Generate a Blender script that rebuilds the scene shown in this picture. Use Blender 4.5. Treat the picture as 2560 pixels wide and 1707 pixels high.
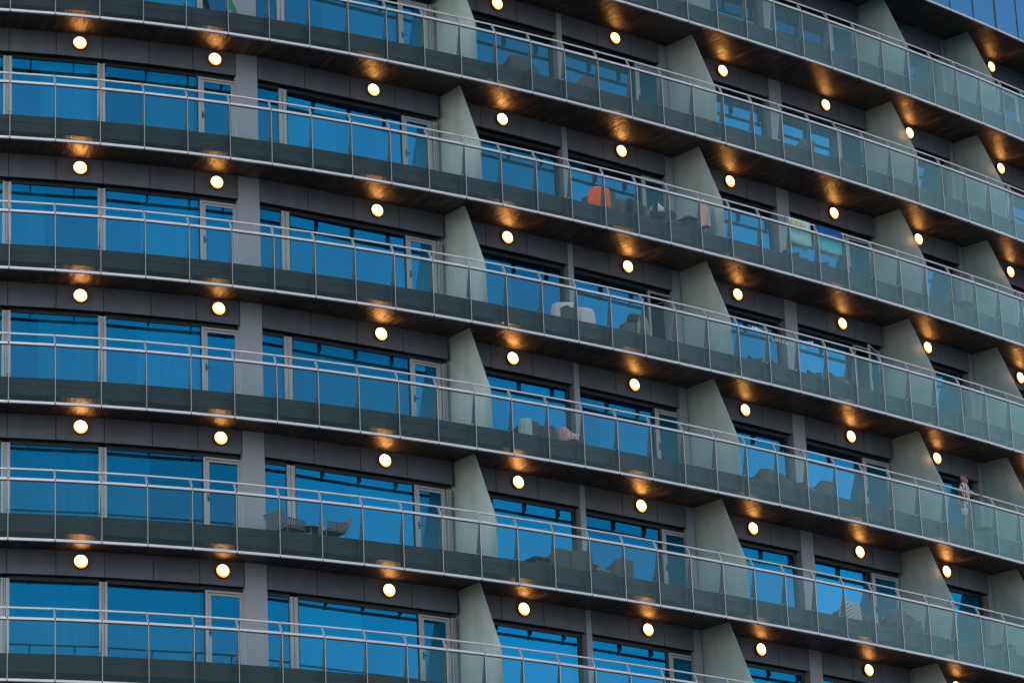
import bpy, bmesh, math, random
from mathutils import Vector, Matrix
R = math.radians
for o in list(bpy.data.objects): bpy.data.objects.remove(o)
scene = bpy.context.scene
col = scene.collection

# ------------------------------------------------------------------ camera
F_PX, PITCH, ROLL = 9032.54, 0.3389841, 0.04410962
cam_d = bpy.data.cameras.new('camera')
cam = bpy.data.objects.new('camera', cam_d); col.objects.link(cam)
cam_d.sensor_width = 36.0; cam_d.lens = 36.0 * F_PX / 2560.0
cam_d.clip_start = 0.5; cam_d.clip_end = 6000
right = Vector((1, 0, 0)); fwd = Vector((0, math.cos(PITCH), math.sin(PITCH)))
up = right.cross(fwd)
cr, sr = math.cos(ROLL), math.sin(ROLL)
r2 = right * cr - up * sr; u2 = right * sr + up * cr
cam.matrix_world = Matrix(((r2.x, u2.x, -fwd.x, 0), (r2.y, u2.y, -fwd.y, 0), (r2.z, u2.z, -fwd.z, 0), (0, 0, 0, 1)))
scene.camera = cam

# ------------------------------------------------------------------ sky, sun, exposure
SUN_EL, SUN_AZ = R(9), R(232)      # azimuth clockwise from north (+Y): low, behind the camera and to its left
w = bpy.data.worlds.new('World'); scene.world = w; w.use_nodes = True
nt = w.node_tree; nt.nodes.clear()
out = nt.nodes.new('ShaderNodeOutputWorld'); bg = nt.nodes.new('ShaderNodeBackground')
sky = nt.nodes.new('ShaderNodeTexSky'); sky.sky_type = 'NISHITA'; sky.sun_disc = False
sky.sun_elevation = SUN_EL; sky.sun_rotation = SUN_AZ; sky.air_density = 1.0; sky.dust_density = 0.6; sky.ozone_density = 2.5
hs = nt.nodes.new('ShaderNodeHueSaturation'); hs.inputs['Saturation'].default_value = 0.42
nt.links.new(sky.outputs[0], hs.inputs['Color']); nt.links.new(hs.outputs[0], bg.inputs[0])
bg.inputs[1].default_value = 0.15
nt.links.new(bg.outputs[0], out.inputs[0])
sd = bpy.data.lights.new('sun', 'SUN'); sun = bpy.data.objects.new('sun', sd); col.objects.link(sun)
sd.energy = 0.5; sd.angle = R(25); sd.color = (1.0, 0.93, 0.86)
sdir = Vector((math.sin(SUN_AZ) * math.cos(R(22)), math.cos(SUN_AZ) * math.cos(R(22)), math.sin(R(22))))
sun.rotation_euler = sdir.to_track_quat('Z', 'Y').to_euler()
scene.view_settings.view_transform = 'Standard'; scene.view_settings.look = 'None'
scene.view_settings.exposure = 1.2; scene.view_settings.gamma = 1.0
scene.cycles.max_bounces = 7; scene.cycles.diffuse_bounces = 3; scene.cycles.glossy_bounces = 4
scene.cycles.transparent_max_bounces = 16; scene.cycles.sample_clamp_indirect = 4.0
scene.cycles.caustics_reflective = False; scene.cycles.caustics_refractive = False

# ------------------------------------------------------------------ facade curve
L = 0.98595707; Z0 = 33.44163925; X15, Y15 = 2.32282449, 78.77598945
CO = (0.65023959, 0.19944403, -0.11357352, 0.0746939)
IMIN, IMAX = -5, 38
def heading(s):
    t = (s - 15) / 15.0
    if t > 1.15: t = 1.15
    if t < -1.2: t = -1.2
    return sum(c * t ** j for j, c in enumerate(CO))
_P = {15: (X15, Y15)}
for i in range(15, IMAX):
    th = heading(i + .5); x, y = _P[i]; _P[i + 1] = (x + L * math.cos(th), y + L * math.sin(th))
for i in range(15, IMIN, -1):
    th = heading(i - .5); x, y = _P[i]; _P[i - 1] = (x - L * math.cos(th), y - L * math.sin(th))
def base(s):
    i = int(min(max(math.floor(s), IMIN), IMAX - 1)); f = s - i
    a, b = _P[i], _P[i + 1]; return a[0] + f * (b[0] - a[0]), a[1] + f * (b[1] - a[1])
def W(s, d, h, k=0):
    x, y = base(s); th = heading(s)
    return Vector((x - math.sin(th) * d, y + math.cos(th) * d, Z0 + 3 * k + h))
FP = [(-5, 1.40), (0, 1.42), (6.3, 1.40), (7.6, 1.49), (8.8, 1.55), (10.1, 1.60), (12, 1.62), (14, 1.66), (16.5, 1.74), (18, 1.76), (22, 1.745), (25, 1.76), (26.2, 1.70), (28, 1.66), (30, 1.62), (38, 1.58)]
def DF(s):
    for (a, da), (b, db) in zip(FP, FP[1:]):
        if s <= b: return da + (db - da) * (s - a) / (b - a)
    return FP[-1][1]
def REC(s): return 0.135
def DW(s): return DF(s) + REC(s)
H_SOF, H_FLR, H_FAS = 0.265, 0.655, -0.287
KS = list(range(1, -6, -1))        # storeys whose balcony is at least partly in the picture
DIVS = [(11.57, 11.45), (18.95, 18.88), (26.30, 26.22), (29.97, 29.88), (37.2, 37.1)]

# ------------------------------------------------------------------ helpers
WL = {}
class MB:
    def __init__(self): self.v = []; self.f = []; self.uv = {}; self.mi = []
    def quad(self, a, b, c, d, uv=None, m=0):
        n = len(self.v); self.v += [a, b, c, d]; self.f.append((n, n + 1, n + 2, n + 3)); self.mi.append(m)
        if uv: self.uv[len(self.f) - 1] = uv
    def box8(self, p, m=0):   # p: 8 points, bottom ring 0-3, top ring 4-7 (counterclockwise seen from above)
        n = len(self.v); self.v += list(p)
        for q in ((3, 2, 1, 0), (4, 5, 6, 7), (0, 1, 5, 4), (1, 2, 6, 5), (2, 3, 7, 6), (3, 0, 4, 7)):
            self.f.append(tuple(n + i for i in q)); self.mi.append(m)
    def sbox(self, s0, s1, d0, d1, h0, h1, k=0, m=0, off=0):
        """box in facade coordinates; d0, d1 may be functions of s"""
        D0 = d0 if callable(d0) else (lambda s: d0); D1 = d1 if callable(d1) else (lambda s: d1)
        self.box8([W(s0, D0(s0), h0, k), W(s1, D0(s1), h0, k), W(s1, D1(s1), h0, k), W(s0, D1(s0), h0, k),
                   W(s0, D0(s0), h1, k), W(s1, D0(s1), h1, k), W(s1, D1(s1), h1, k), W(s0, D1(s0), h1, k)], m)
    def box(self, x0, x1, y0, y1, z0, z1, m=0, M=None):
        p = [Vector(c) for c in ((x0, y0, z0), (x1, y0, z0), (x1, y1, z0), (x0, y1, z0), (x0, y0, z1), (x1, y0, z1), (x1, y1, z1), (x0, y1, z1))]
        if M is not None: p = [M @ c for c in p]
        self.box8(p, m)
    def prism(self, poly, a, m=0):   # poly: list of points, a: extrusion vector
        n = len(self.v); N = len(poly); self.v += list(poly) + [p + a for p in poly]
        self.f.append(tuple(range(n, n + N))); self.f.append(tuple(range(n + 2 * N - 1, n + N - 1, -1))); self.mi += [m, m]
        for i in range(N):
            j = (i + 1) % N; self.f.append((n + j, n + i, n + N + i, n + N + j)); self.mi.append(m)
    def tube(self, pts, r, seg=8, m=0, caps=True, closed=False):
        n0 = len(self.v); N = len(pts); rr = r if isinstance(r, (list, tuple)) else [r] * N
        for i, p in enumerate(pts):
            a = pts[max(i - 1, 0)]; b = pts[min(i + 1, N - 1)]; t = (b - a).normalized()
            u = t.cross(Vector((0, 0, 1)));
            if u.length < 1e-3: u = t.cross(Vector((0, 1, 0)))
            u.normalize(); v = t.cross(u)
            for j in range(seg):
                an = 2 * math.pi * j / seg; self.v.append(p + (u * math.cos(an) + v * math.sin(an)) * rr[i])
        for i in range(N - 1):
            for j in range(seg):
                a = n0 + i * seg + j; b = n0 + i * seg + (j + 1) % seg
                self.f.append((a, a + seg, b + seg, b)); self.mi.append(m)
        if caps:
            self.f.append(tuple(n0 + j for j in range(seg))); self.mi.append(m)
            self.f.append(tuple(n0 + (N - 1) * seg + j for j in reversed(range(seg)))); self.mi.append(m)
    def lathe(self, prof, axis='y', seg=24, m=0):   # prof: (r, t)
        n0 = len(self.v)
        for r, t in prof:
            for j in range(seg):
                an = 2 * math.pi * j / seg; a, b = r * math.cos(an), r * math.sin(an)
                self.v.append(Vector((a, t, b)) if axis == 'y' else Vector((a, b, t)))
        for i in range(len(prof) - 1):
            for j in range(seg):
                a = n0 + i * seg + j; b = n0 + i * seg + (j + 1) % seg
                self.f.append((a, b, b + seg, a + seg) if axis == 'y' else (a, b, b + seg, a + seg)); self.mi.append(m)
    def build(self, name, mats, parent=None, org=None, smooth=False, bevel=0):
        """link as one object; with org the vertices are moved so that org is the object's origin"""
        o3 = Vector((0, 0, 0)) if org is None else org
        me = bpy.data.meshes.new(name); me.from_pydata([tuple(p - o3) for p in self.v], [], self.f)
        if not isinstance(mats, (list, tuple)): mats = [mats]
        for mm in mats: me.materials.append(mm)
        me.polygons.foreach_set('material_index', self.mi)
        if self.uv:
            ul = me.uv_layers.new(name='UVMap')
            for fi, uvs in self.uv.items():
                for li, q in zip(me.polygons[fi].loop_indices, uvs): ul.data[li].uv = q
        if smooth: me.polygons.foreach_set('use_smooth', [True] * len(me.polygons))
        if smooth:   # join the separately added quads into one continuous surface
            bm = bmesh.new(); bm.from_mesh(me); bmesh.ops.remove_doubles(bm, verts=bm.verts, dist=1e-4); bm.to_mesh(me); bm.free()
        me.validate(); me.update()
        ob = bpy.data.objects.new(name, me); col.objects.link(ob); ob.location = o3
        if parent is not None:
            ob.parent = parent
            if org is not None: ob.location = o3 - WL.get(parent.name, parent.location)
        WL[ob.name] = o3.copy()
        if bevel:
            b = ob.modifiers.new('bevel', 'BEVEL'); b.width = bevel; b.segments = 2; b.limit_method = 'ANGLE'
        return ob
def tag(o, label=None, cat=None, group=None, kind=None):
    if label: o['label'] = label
    if cat: o['category'] = cat
    if group: o['group'] = group
    if kind: o['kind'] = kind
    return o
def empty(name, loc, rz=0, label=None, cat=None, group=None):
    e = bpy.data.objects.new(name, None); col.objects.link(e); e.location = loc; e.rotation_euler = (0, 0, rz)
    e.empty_display_size = 0.2; return tag(e, label, cat, group)
def copy_tree(o, parent=None):
    c = o.copy(); col.objects.link(c); c.parent = parent
    for ch in [q for q in bpy.data.objects if q.parent == o]: copy_tree(ch, c)
    return c

# ------------------------------------------------------------------ materials
def newmat(name):
    m = bpy.data.materials.new(name); m.use_nodes = True; n = m.node_tree; n.nodes.clear()
    o = n.nodes.new('ShaderNodeOutputMaterial'); return m, n, o
def N(n, t, **kw):
    x = n.nodes.new(t)
    for k, v in kw.items():
        if k in x.inputs: x.inputs[k].default_value = v
        else: setattr(x, k, v)
    return x
def pbr(name, c, rough=0.5, metal=0.0, var=0.12, scale=6.0, bump=0.0, spec=0.5, coat=0.0, stretch=None, sheen=0.0):
    m, n, o = newmat(name)
    p = N(n, 'ShaderNodeBsdfPrincipled', Roughness=rough, Metallic=metal); p.inputs['Specular IOR Level'].default_value = spec
    if coat: p.inputs['Coat Weight'].default_value = coat
    if sheen: p.inputs['Sheen Weight'].default_value = sheen
    tc = N(n, 'ShaderNodeTexCoord'); mp = N(n, 'ShaderNodeMapping')
    if stretch: mp.inputs['Scale'].default_value = stretch
    n.links.new(tc.outputs['Object'], mp.inputs[0])
    ns = N(n, 'ShaderNodeTexNoise', Scale=scale, Detail=6.0); n.links.new(mp.outputs[0], ns.inputs['Vector'])
    mr = N(n, 'ShaderNodeMapRange'); mr.inputs[1].default_value = .3; mr.inputs[2].default_value = .7
    mr.inputs[3].default_value = 1 - var; mr.inputs[4].default_value = 1 + var
    n.links.new(ns.outputs[0], mr.inputs[0])
    mx = N(n, 'ShaderNodeVectorMath', operation='SCALE'); mx.inputs[0].default_value = c[:3]
    n.links.new(mr.outputs[0], mx.inputs['Scale']); n.links.new(mx.outputs[0], p.inputs['Base Color'])
    if bump:
        b = N(n, 'ShaderNodeBump', Strength=bump, Distance=0.01); n.links.new(ns.outputs[0], b.inputs['Height']); n.links.new(b.outputs[0], p.inputs['Normal'])
    n.links.new(p.outputs[0], o.inputs[0]); return m
M = {}
M['alu'] = pbr('brushed_aluminium', (.73, .735, .79), .42, .2, .06, 3)
M['steel'] = pbr('stainless_steel', (.60, .58, .60), .3, .8, .08, 4)
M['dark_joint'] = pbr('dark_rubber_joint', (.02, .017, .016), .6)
M['fin'] = pbr('painted_post_plate', (.13, .135, .12), .5, .0, .1, 5)
M['fascia'] = pbr('grey_composite_cladding', (.138, .150, .195), .40, .15, .13, 1.5, stretch=(2.2, 2.2, .6))
M['gap'] = pbr('dark_gap', (.012, .012, .013), .8)
M['pillar'] = pbr('pale_grey_cladding', (.35, .375, .44), .42, .1, .05, 1.5)
M['under'] = pbr('dark_reveal', (.014, .015, .018), .45)
M['slab_edge'] = pbr('dark_slate_slab_edge', (.008, .011, .014), .5, .0, .2, 2.2)
M['part'] = pbr('pale_green_render', (.37, .48, .50), .17, 0, .12, 1.2, bump=.03, spec=.5, stretch=(2.5, 2.5, .5))
M['frame'] = pbr('light_window_frame', (.47, .475, .515), .4, .1, .05, 3)
M['frame_dark'] = pbr('dark_window_frame', (.008, .010, .013), .35)
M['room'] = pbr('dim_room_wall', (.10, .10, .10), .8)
M['curtain'] = pbr('white_curtain', (.60, .60, .60), .9, 0, .12, 9, stretch=(6, 6, .05))
M['chair'] = pbr('grey_woven_wicker', (.10, .10, .098), .7, 0, .25, 40, bump=.4)
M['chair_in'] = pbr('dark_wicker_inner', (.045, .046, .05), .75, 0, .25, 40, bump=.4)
M['metal_dark'] = pbr('dark_metal_leg', (.04, .04, .045), .4, .5)
M['slat'] = pbr('pale_weathered_slats', (.15, .125, .12), .6, 0, .15, 12)
M['cushion'] = pbr('grey_cushion', (.28, .27, .29), .9)
def m_soffit():
    m, n, o = newmat('board_marked_concrete_soffit')
    p = N(n, 'ShaderNodeBsdfPrincipled', Roughness=.4)
    uv = N(n, 'ShaderNodeUVMap'); oi = N(n, 'ShaderNodeObjectInfo')
    sep = N(n, 'ShaderNodeSeparateXYZ'); n.links.new(uv.outputs[0], sep.inputs[0])
    sz = N(n, 'ShaderNodeSeparateXYZ'); n.links.new(oi.outputs['Location'], sz.inputs[0])
    cb = N(n, 'ShaderNodeCombineXYZ'); n.links.new(sep.outputs[0], cb.inputs[0]); n.links.new(sep.outputs[1], cb.inputs[1]); n.links.new(sz.outputs[2], cb.inputs[2])
    def noise(sx, sy, det, rough=.55):
        mp = N(n, 'ShaderNodeMapping'); mp.inputs['Scale'].default_value = (sx, sy, 1.7); n.links.new(cb.outputs[0], mp.inputs[0])
        t = N(n, 'ShaderNodeTexNoise', Scale=1.0, Detail=det, Roughness=rough); n.links.new(mp.outputs[0], t.inputs['Vector']); return t
    streak = noise(9, 1.1, 6); grain = noise(26, 6, 6); blot = noise(1.7, 2.1, 6, .7)
    mul = N(n, 'ShaderNodeMath', operation='MULTIPLY'); n.links.new(streak.outputs[0], mul.inputs[0]); n.links.new(blot.outputs[0], mul.inputs[1])
    cr_ = N(n, 'ShaderNodeValToRGB'); e = cr_.color_ramp.elements
    e[0].position = .14; e[0].color = (.010, .008, .006, 1); e[1].position = .42; e[1].color = (.21, .15, .105, 1)
    x = cr_.color_ramp.elements.new(.27); x.color = (.060, .045, .035, 1)
    n.links.new(mul.outputs[0], cr_.inputs[0]); n.links.new(cr_.outputs[0], p.inputs['Base Color'])
    rr = N(n, 'ShaderNodeMapRange'); rr.inputs[1].default_value = .3; rr.inputs[2].default_value = .7; rr.inputs[3].default_value = .26; rr.inputs[4].default_value = .52
    n.links.new(blot.outputs[0], rr.inputs[0]); n.links.new(rr.outputs[0], p.inputs['Roughness'])
    ad = N(n, 'ShaderNodeMath', operation='MULTIPLY_ADD'); ad.inputs[1].default_value = .7; n.links.new(grain.outputs[0], ad.inputs[0]); n.links.new(streak.outputs[0], ad.inputs[2])
    b = N(n, 'ShaderNodeBump', Strength=.9, Distance=.03); n.links.new(ad.outputs[0], b.inputs['Height']); n.links.new(b.outputs[0], p.inputs['Normal'])
    n.links.new(p.outputs[0], o.inputs[0]); return m
M['soffit'] = m_soffit()
def m_pane(name='blue_reflective_glass', gcol=(.010, .31, .64)):
    m, n, o = newmat(name)
    oi = N(n, 'ShaderNodeObjectInfo')
    gl = N(n, 'ShaderNodeBsdfGlossy', Roughness=.0); tr = N(n, 'ShaderNodeBsdfTransparent'); tr.inputs[0].default_value = (.16, .62, .82, 1)
    tc = N(n, 'ShaderNodeTexCoord'); ns = N(n, 'ShaderNodeTexNoise', Scale=.8, Detail=1.0)
    n.links.new(tc.outputs['Object'], ns.inputs['Vector']); b = N(n, 'ShaderNodeBump', Strength=.05, Distance=.01); n.links.new(ns.outputs[0], b.inputs['Height'])
    n.links.new(b.outputs[0], gl.inputs['Normal'])
    mr = N(n, 'ShaderNodeMapRange'); mr.inputs[3].default_value = .70; mr.inputs[4].default_value = 1.32; n.links.new(oi.outputs['Random'], mr.inputs[0])
    sc = N(n, 'ShaderNodeVectorMath', operation='SCALE'); sc.inputs[0].default_value = gcol; n.links.new(mr.outputs[0], sc.inputs['Scale'])
    n.links.new(sc.outputs[0], gl.inputs['Color'])
    lw = N(n, 'ShaderNodeLayerWeight', Blend=.5); pw = N(n, 'ShaderNodeMath', operation='POWER'); pw.inputs[1].default_value = 4.0; n.links.new(lw.outputs['Facing'], pw.inputs[0])
    f = N(n, 'ShaderNodeMath', operation='MULTIPLY_ADD'); f.inputs[1].default_value = .42; f.inputs[2].default_value = .52; n.links.new(pw.outputs[0], f.inputs[0])
    mx = N(n, 'ShaderNodeMixShader'); n.links.new(f.outputs[0], mx.inputs[0]); n.links.new(tr.outputs[0], mx.inputs[1]); n.links.new(gl.outputs[0], mx.inputs[2])
    n.links.new(mx.outputs[0], o.inputs[0]); return m
M['pane'] = m_pane()
def m_clear(name, tint, ior=1.5, extra=0.0, gcol=(1, 1, 1)):
    m, n, o = newmat(name)
    gl = N(n, 'ShaderNodeBsdfGlossy', Roughness=.0); gl.inputs[0].default_value = (*gcol, 1); tr = N(n, 'ShaderNodeBsdfTransparent'); tr.inputs[0].default_value = (*tint, 1)
    lw = N(n, 'ShaderNodeLayerWeight', Blend=.5); pw = N(n, 'ShaderNodeMath', operation='POWER'); pw.inputs[1].default_value = 3.6; n.links.new(lw.outputs['Facing'], pw.inputs[0])
    f = N(n, 'ShaderNodeMath', operation='MULTIPLY_ADD'); f.inputs[1].default_value = 1.15; f.inputs[2].default_value = .015 + extra; n.links.new(pw.outputs[0], f.inputs[0])
    mx = N(n, 'ShaderNodeMixShader'); n.links.new(f.outputs[0], mx.inputs[0]); n.links.new(tr.outputs[0], mx.inputs[1]); n.links.new(gl.outputs[0], mx.inputs[2])
    n.links.new(mx.outputs[0], o.inputs[0]); return m
M['rail_glass'] = m_clear('green_tinted_balustrade_glass', (.93, .975, .975), gcol=(.62, .98, 1.0))
M['glass_edge'] = pbr('green_glass_edge', (.02, .06, .06), .3)
def m_emit(name, c, st, c2=None):
    m, n, o = newmat(name); e = N(n, 'ShaderNodeEmission', Strength=st)
    if c2:   # opal glass: the bulb sits high in the fitting, the rim glows deeper orange
        tc = N(n, 'ShaderNodeTexCoord'); d = N(n, 'ShaderNodeVectorMath', operation='DISTANCE'); d.inputs[1].default_value = (0, -.07, .035)
        n.links.new(tc.outputs['Object'], d.inputs[0]); mr = N(n, 'ShaderNodeMapRange'); mr.inputs[1].default_value = .085; mr.inputs[2].default_value = .165
        n.links.new(d.outputs['Value'], mr.inputs[0]); mx = N(n, 'ShaderNodeMixRGB'); mx.inputs[1].default_value = (*c, 1); mx.inputs[2].default_value = (*c2, 1)
        n.links.new(mr.outputs[0], mx.inputs[0]); n.links.new(mx.outputs[0], e.inputs[0])
        oi = N(n, 'ShaderNodeObjectInfo'); m2 = N(n, 'ShaderNodeMapRange'); m2.inputs[3].default_value = st * .6; m2.inputs[4].default_value = st * 1.25   # lamps of unequal age
        n.links.new(oi.outputs['Random'], m2.inputs[0]); n.links.new(m2.outputs[0], e.inputs['Strength'])
    else: e.inputs[0].default_value = (*c, 1)
    n.links.new(e.outputs[0], o.inputs[0]); return m
M['lamp'] = m_emit('warm_opal_diffuser', (1.0, .41, .10), 9.0, (.12, .030, .004))
M['lamp_off'] = pbr('unlit_opal_diffuser', (.10, .10, .10), .25)
M['lamp_ring'] = pbr('dark_lamp_ring', (.05, .045, .045), .4, .4)

# ------------------------------------------------------------------ ground (far below the picture) and sea beyond
gm = pbr('grey_paving', (.16, .155, .15), .8, 0, .2, .5)
g = MB(); g.quad(Vector((-900, -900, -1.6)), Vector((900, -900, -1.6)), Vector((900, 900, -1.6)), Vector((-900, 900, -1.6)))
tag(g.build('ground', gm), kind='structure')

# ------------------------------------------------------------------ the building
bx, by = base(15)
building = empty('hotel_building', Vector((bx, by + 3, -1.6)), 0, 'curved grey hotel tower with glass balconies and blue mirrored windows on every storey', 'building')
BO = building.location.copy()
def part_copy(src, k, parent=building):
    c = src.copy(); col.objects.link(c); c.parent = parent; c.location = src.location + Vector((0, 0, 3.0 * k)); return c

# floor slab (built at k = 0)
def slab_mesh():
    b = MB(); S = [IMIN + .5 * i for i in range(int((IMAX - IMIN) * 2) + 1)]
    DD = [.19, .5, .9, 1.3, 1.9, 3.2, 5.5]
    for a, c in zip(S, S[1:]):
        for d0, d1 in zip(DD, DD[1:]):
            b.quad(W(a, d0, H_SOF), W(a, d1, H_SOF), W(c, d1, H_SOF), W(c, d0, H_SOF), uv=[(a * L, d0), (a * L, d1), (c * L, d1), (c * L, d0)], m=0)
        # cladding of the edge in two boards with a shadow joint
        for h0, h1, dd in ((H_SOF + .008, .484, .190), (.484, .492, .212), (.492, H_FLR, .187)):
            b.quad(W(a, dd, h0), W(c, dd, h0), W(c, dd, h1), W(a, dd, h1), m=1)
        b.quad(W(a, .187, H_FLR), W(c, .187, H_FLR), W(c, 5.5, H_FLR), W(a, 5.5, H_FLR), m=1)
        # polished drip bead under the edge
        pr = [(.190 + .010 * math.cos(t), H_SOF + .002 + .010 * math.sin(t)) for t in [math.pi * (.5 + i / 6) for i in range(9)]]
        for (d0, h0), (d1, h1) in zip(pr, pr[1:]):
            b.quad(W(a, d0, h0), W(a, d1, h1), W(c, d1, h1), W(c, d0, h0), m=2)
    return b
M['bead'] = pbr('dark_glossy_drip_bead', (.03, .03, .03), .12, 0, .1, 4)
slab0 = slab_mesh().build('floor_slab', [M['soffit'], M['slab_edge'], M['bead']], building, org=W(15, .19, H_SOF))
for k in (2, 1, -1, -2, -3, -4, -5): part_copy(slab0, k)

def seg(s0, s1, step=.5):
    n = max(1, int(math.ceil((s1 - s0) / step))); return [s0 + (s1 - s0) * i / n for i in range(n + 1)]
# fascia stretches under the slab: list of panel seams
FAS = [[-4.36, -3.24, -2.11, -.98, .15, 1.28, 2.41, 3.55, 4.65, 5.73], [6.30, 7.59, 8.84, 10.13, 11.385],
       [11.72, 12.63, 13.87, 15.14], [15.33, 16.50, 17.62, 18.57], [19.08, 20.10, 21.40, 22.455], [22.93, 24.045, 25.13, 26.13],
       [26.44, 27.30, 28.46, 29.66], [30.11, 31.35, 32.50, 33.65, 34.8, 36.0]]
GAPW = .009
for seams in FAS:
    b = MB()
    for a, c in zip(seams, seams[1:]):
        b.sbox(a + GAPW, c - GAPW, lambda s: DF(s), lambda s: DF(s) + .03, H_FAS, H_SOF - .004, m=0)
        b.sbox(a, c, lambda s: DF(s) + .032, lambda s: DW(s) + .06, H_FAS - .002 + .006, H_SOF - .002, m=1)
        b.sbox(a + .002, c - .002, lambda s: DF(s) + .034, lambda s: DW(s) - .01, H_FAS - .006, H_FAS + .002, m=2)
    o = b.build('fascia', [M['fascia'], M['gap'], M['under']], building, org=W(seams[0], DF(seams[0]), H_SOF))
    for k in (2, 1, -1, -2, -3, -4): part_copy(o, k)
# wall pillars, full storey height, flush with the fascia (below slab k: from floor of k-1)
for s0, s1, out_ in ((5.735 + GAPW, 6.30 - GAPW, 0), (15.14 + GAPW, 15.33 - GAPW, 0), (22.455 + GAPW, 22.93 - GAPW, 0), (18.57 + GAPW, 18.86, .045), (29.66 + GAPW, 29.86, .045)):
    b = MB(); b.sbox(s0, s1, lambda s: DF(s) + out_, lambda s: DW(s) + .25, H_FLR - 3.0 + .002, H_SOF - .004, m=0)
    o = b.build('wall_pillar', M['pillar'], building, org=W(s0, DF(s0), H_FLR - 3))
    for k in (2, 1, -1, -2, -3, -4): part_copy(o, k)
# partition walls between balconies (between floor k-1 and slab k)
def partition(so, si):
    def S(d): return so + (si - so) * (d - .2) / (1.85 - .2)
    prof = [(5.4, H_FLR - 3 + .002), (.215, H_FLR - 3 + .002), (.205, -1.50), (.212, -1.42), (.235, -1.34), (.265, -1.28), (.90, H_SOF - .003), (5.4, H_SOF - .003)]
    def SS(d): return S(d) if d < 1.85 else si
    p = [W(SS(d), d, h) for d, h in prof]
    p.insert(1, W(SS(1.85), 1.85, H_FLR - 3 + .002)); p.insert(-1, W(SS(1.85), 1.85, H_SOF - .003))
    th = heading(so); b = MB(); b.prism(p, Vector((math.cos(th), math.sin(th), 0)) * .028)
    return b
for so, si in DIVS:
    b = partition(so, si)
    o = b.build('partition_wall', M['part'], building, org=W(so, .2, H_FLR - 3))
    for k in (2, 1, -1, -2, -3, -4): part_copy(o, k)
# dim rooms behind the windows: back wall
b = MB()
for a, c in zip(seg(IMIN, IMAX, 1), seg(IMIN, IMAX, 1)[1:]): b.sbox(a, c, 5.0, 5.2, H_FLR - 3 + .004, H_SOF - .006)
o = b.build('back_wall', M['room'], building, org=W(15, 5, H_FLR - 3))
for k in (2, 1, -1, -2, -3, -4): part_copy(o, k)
# plain base of the tower below the lowest balcony of the picture
b = MB()
for a, c in zip(seg(IMIN, IMAX, 1), seg(IMIN, IMAX, 1)[1:]): b.box8([Vector((*W(s, d, 0).xy, z)) for z in (-1.6, Z0 - 15 + H_SOF - .004) for s, d in ((a, 1.6), (c, 1.6), (c, 5.4), (a, 5.4))])
b.build('base_wall', M['fascia'], building, org=Vector(BO))

# windows and doors, per storey k (standing on floor k)
HB, HT = .70, 2.615
def pane_obj(s0, s1, k, parent, name='pane', h0=HB, h1=HT, dd=.03):
    a, c = W(s0, DW(s0) + dd, 0, k), W(s1, DW(s1) + dd, 0, k); up_ = Vector((0, 0, 1)); n = (c - a).normalized().cross(up_) * -.012
    b = MB(); A, B_, C_, D_ = a + up_ * h0, c + up_ * h0, c + up_ * h1, a + up_ * h1
    b.quad(A, B_, C_, D_)
    return b.build(name, M['pane'], parent, org=A)
rnd = random.Random(11)
def frame_box(b, s0, s1, d0, d1, h0, h1, k, m=0):
    b.sbox(s0, s1, lambda s: DW(s) + d0, lambda s: DW(s) + d1, h0, h1, k, m)
def curtain_obj(s0, s1, k, parent):
    b = MB(); n = max(6, int((s1 - s0) * 14)); pts = []
    for i in range(n + 1):
        s = s0 + (s1 - s0) * i / n; pts.append((s, DW(s) + .22 + (.022 * math.sin(i * 1.9 + k) + .012 * math.sin(i * .7))))
    for (a, da), (c, dc) in zip(pts, pts[1:]): b.quad(W(a, da, HB, k), W(c, dc, HB, k), W(c, dc, HT - .03, k), W(a, da, HT - .03, k))
    return b.build('curtain', M['curtain'], parent, org=W(s0, DW(s0), HB, k), smooth=True)
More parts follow.
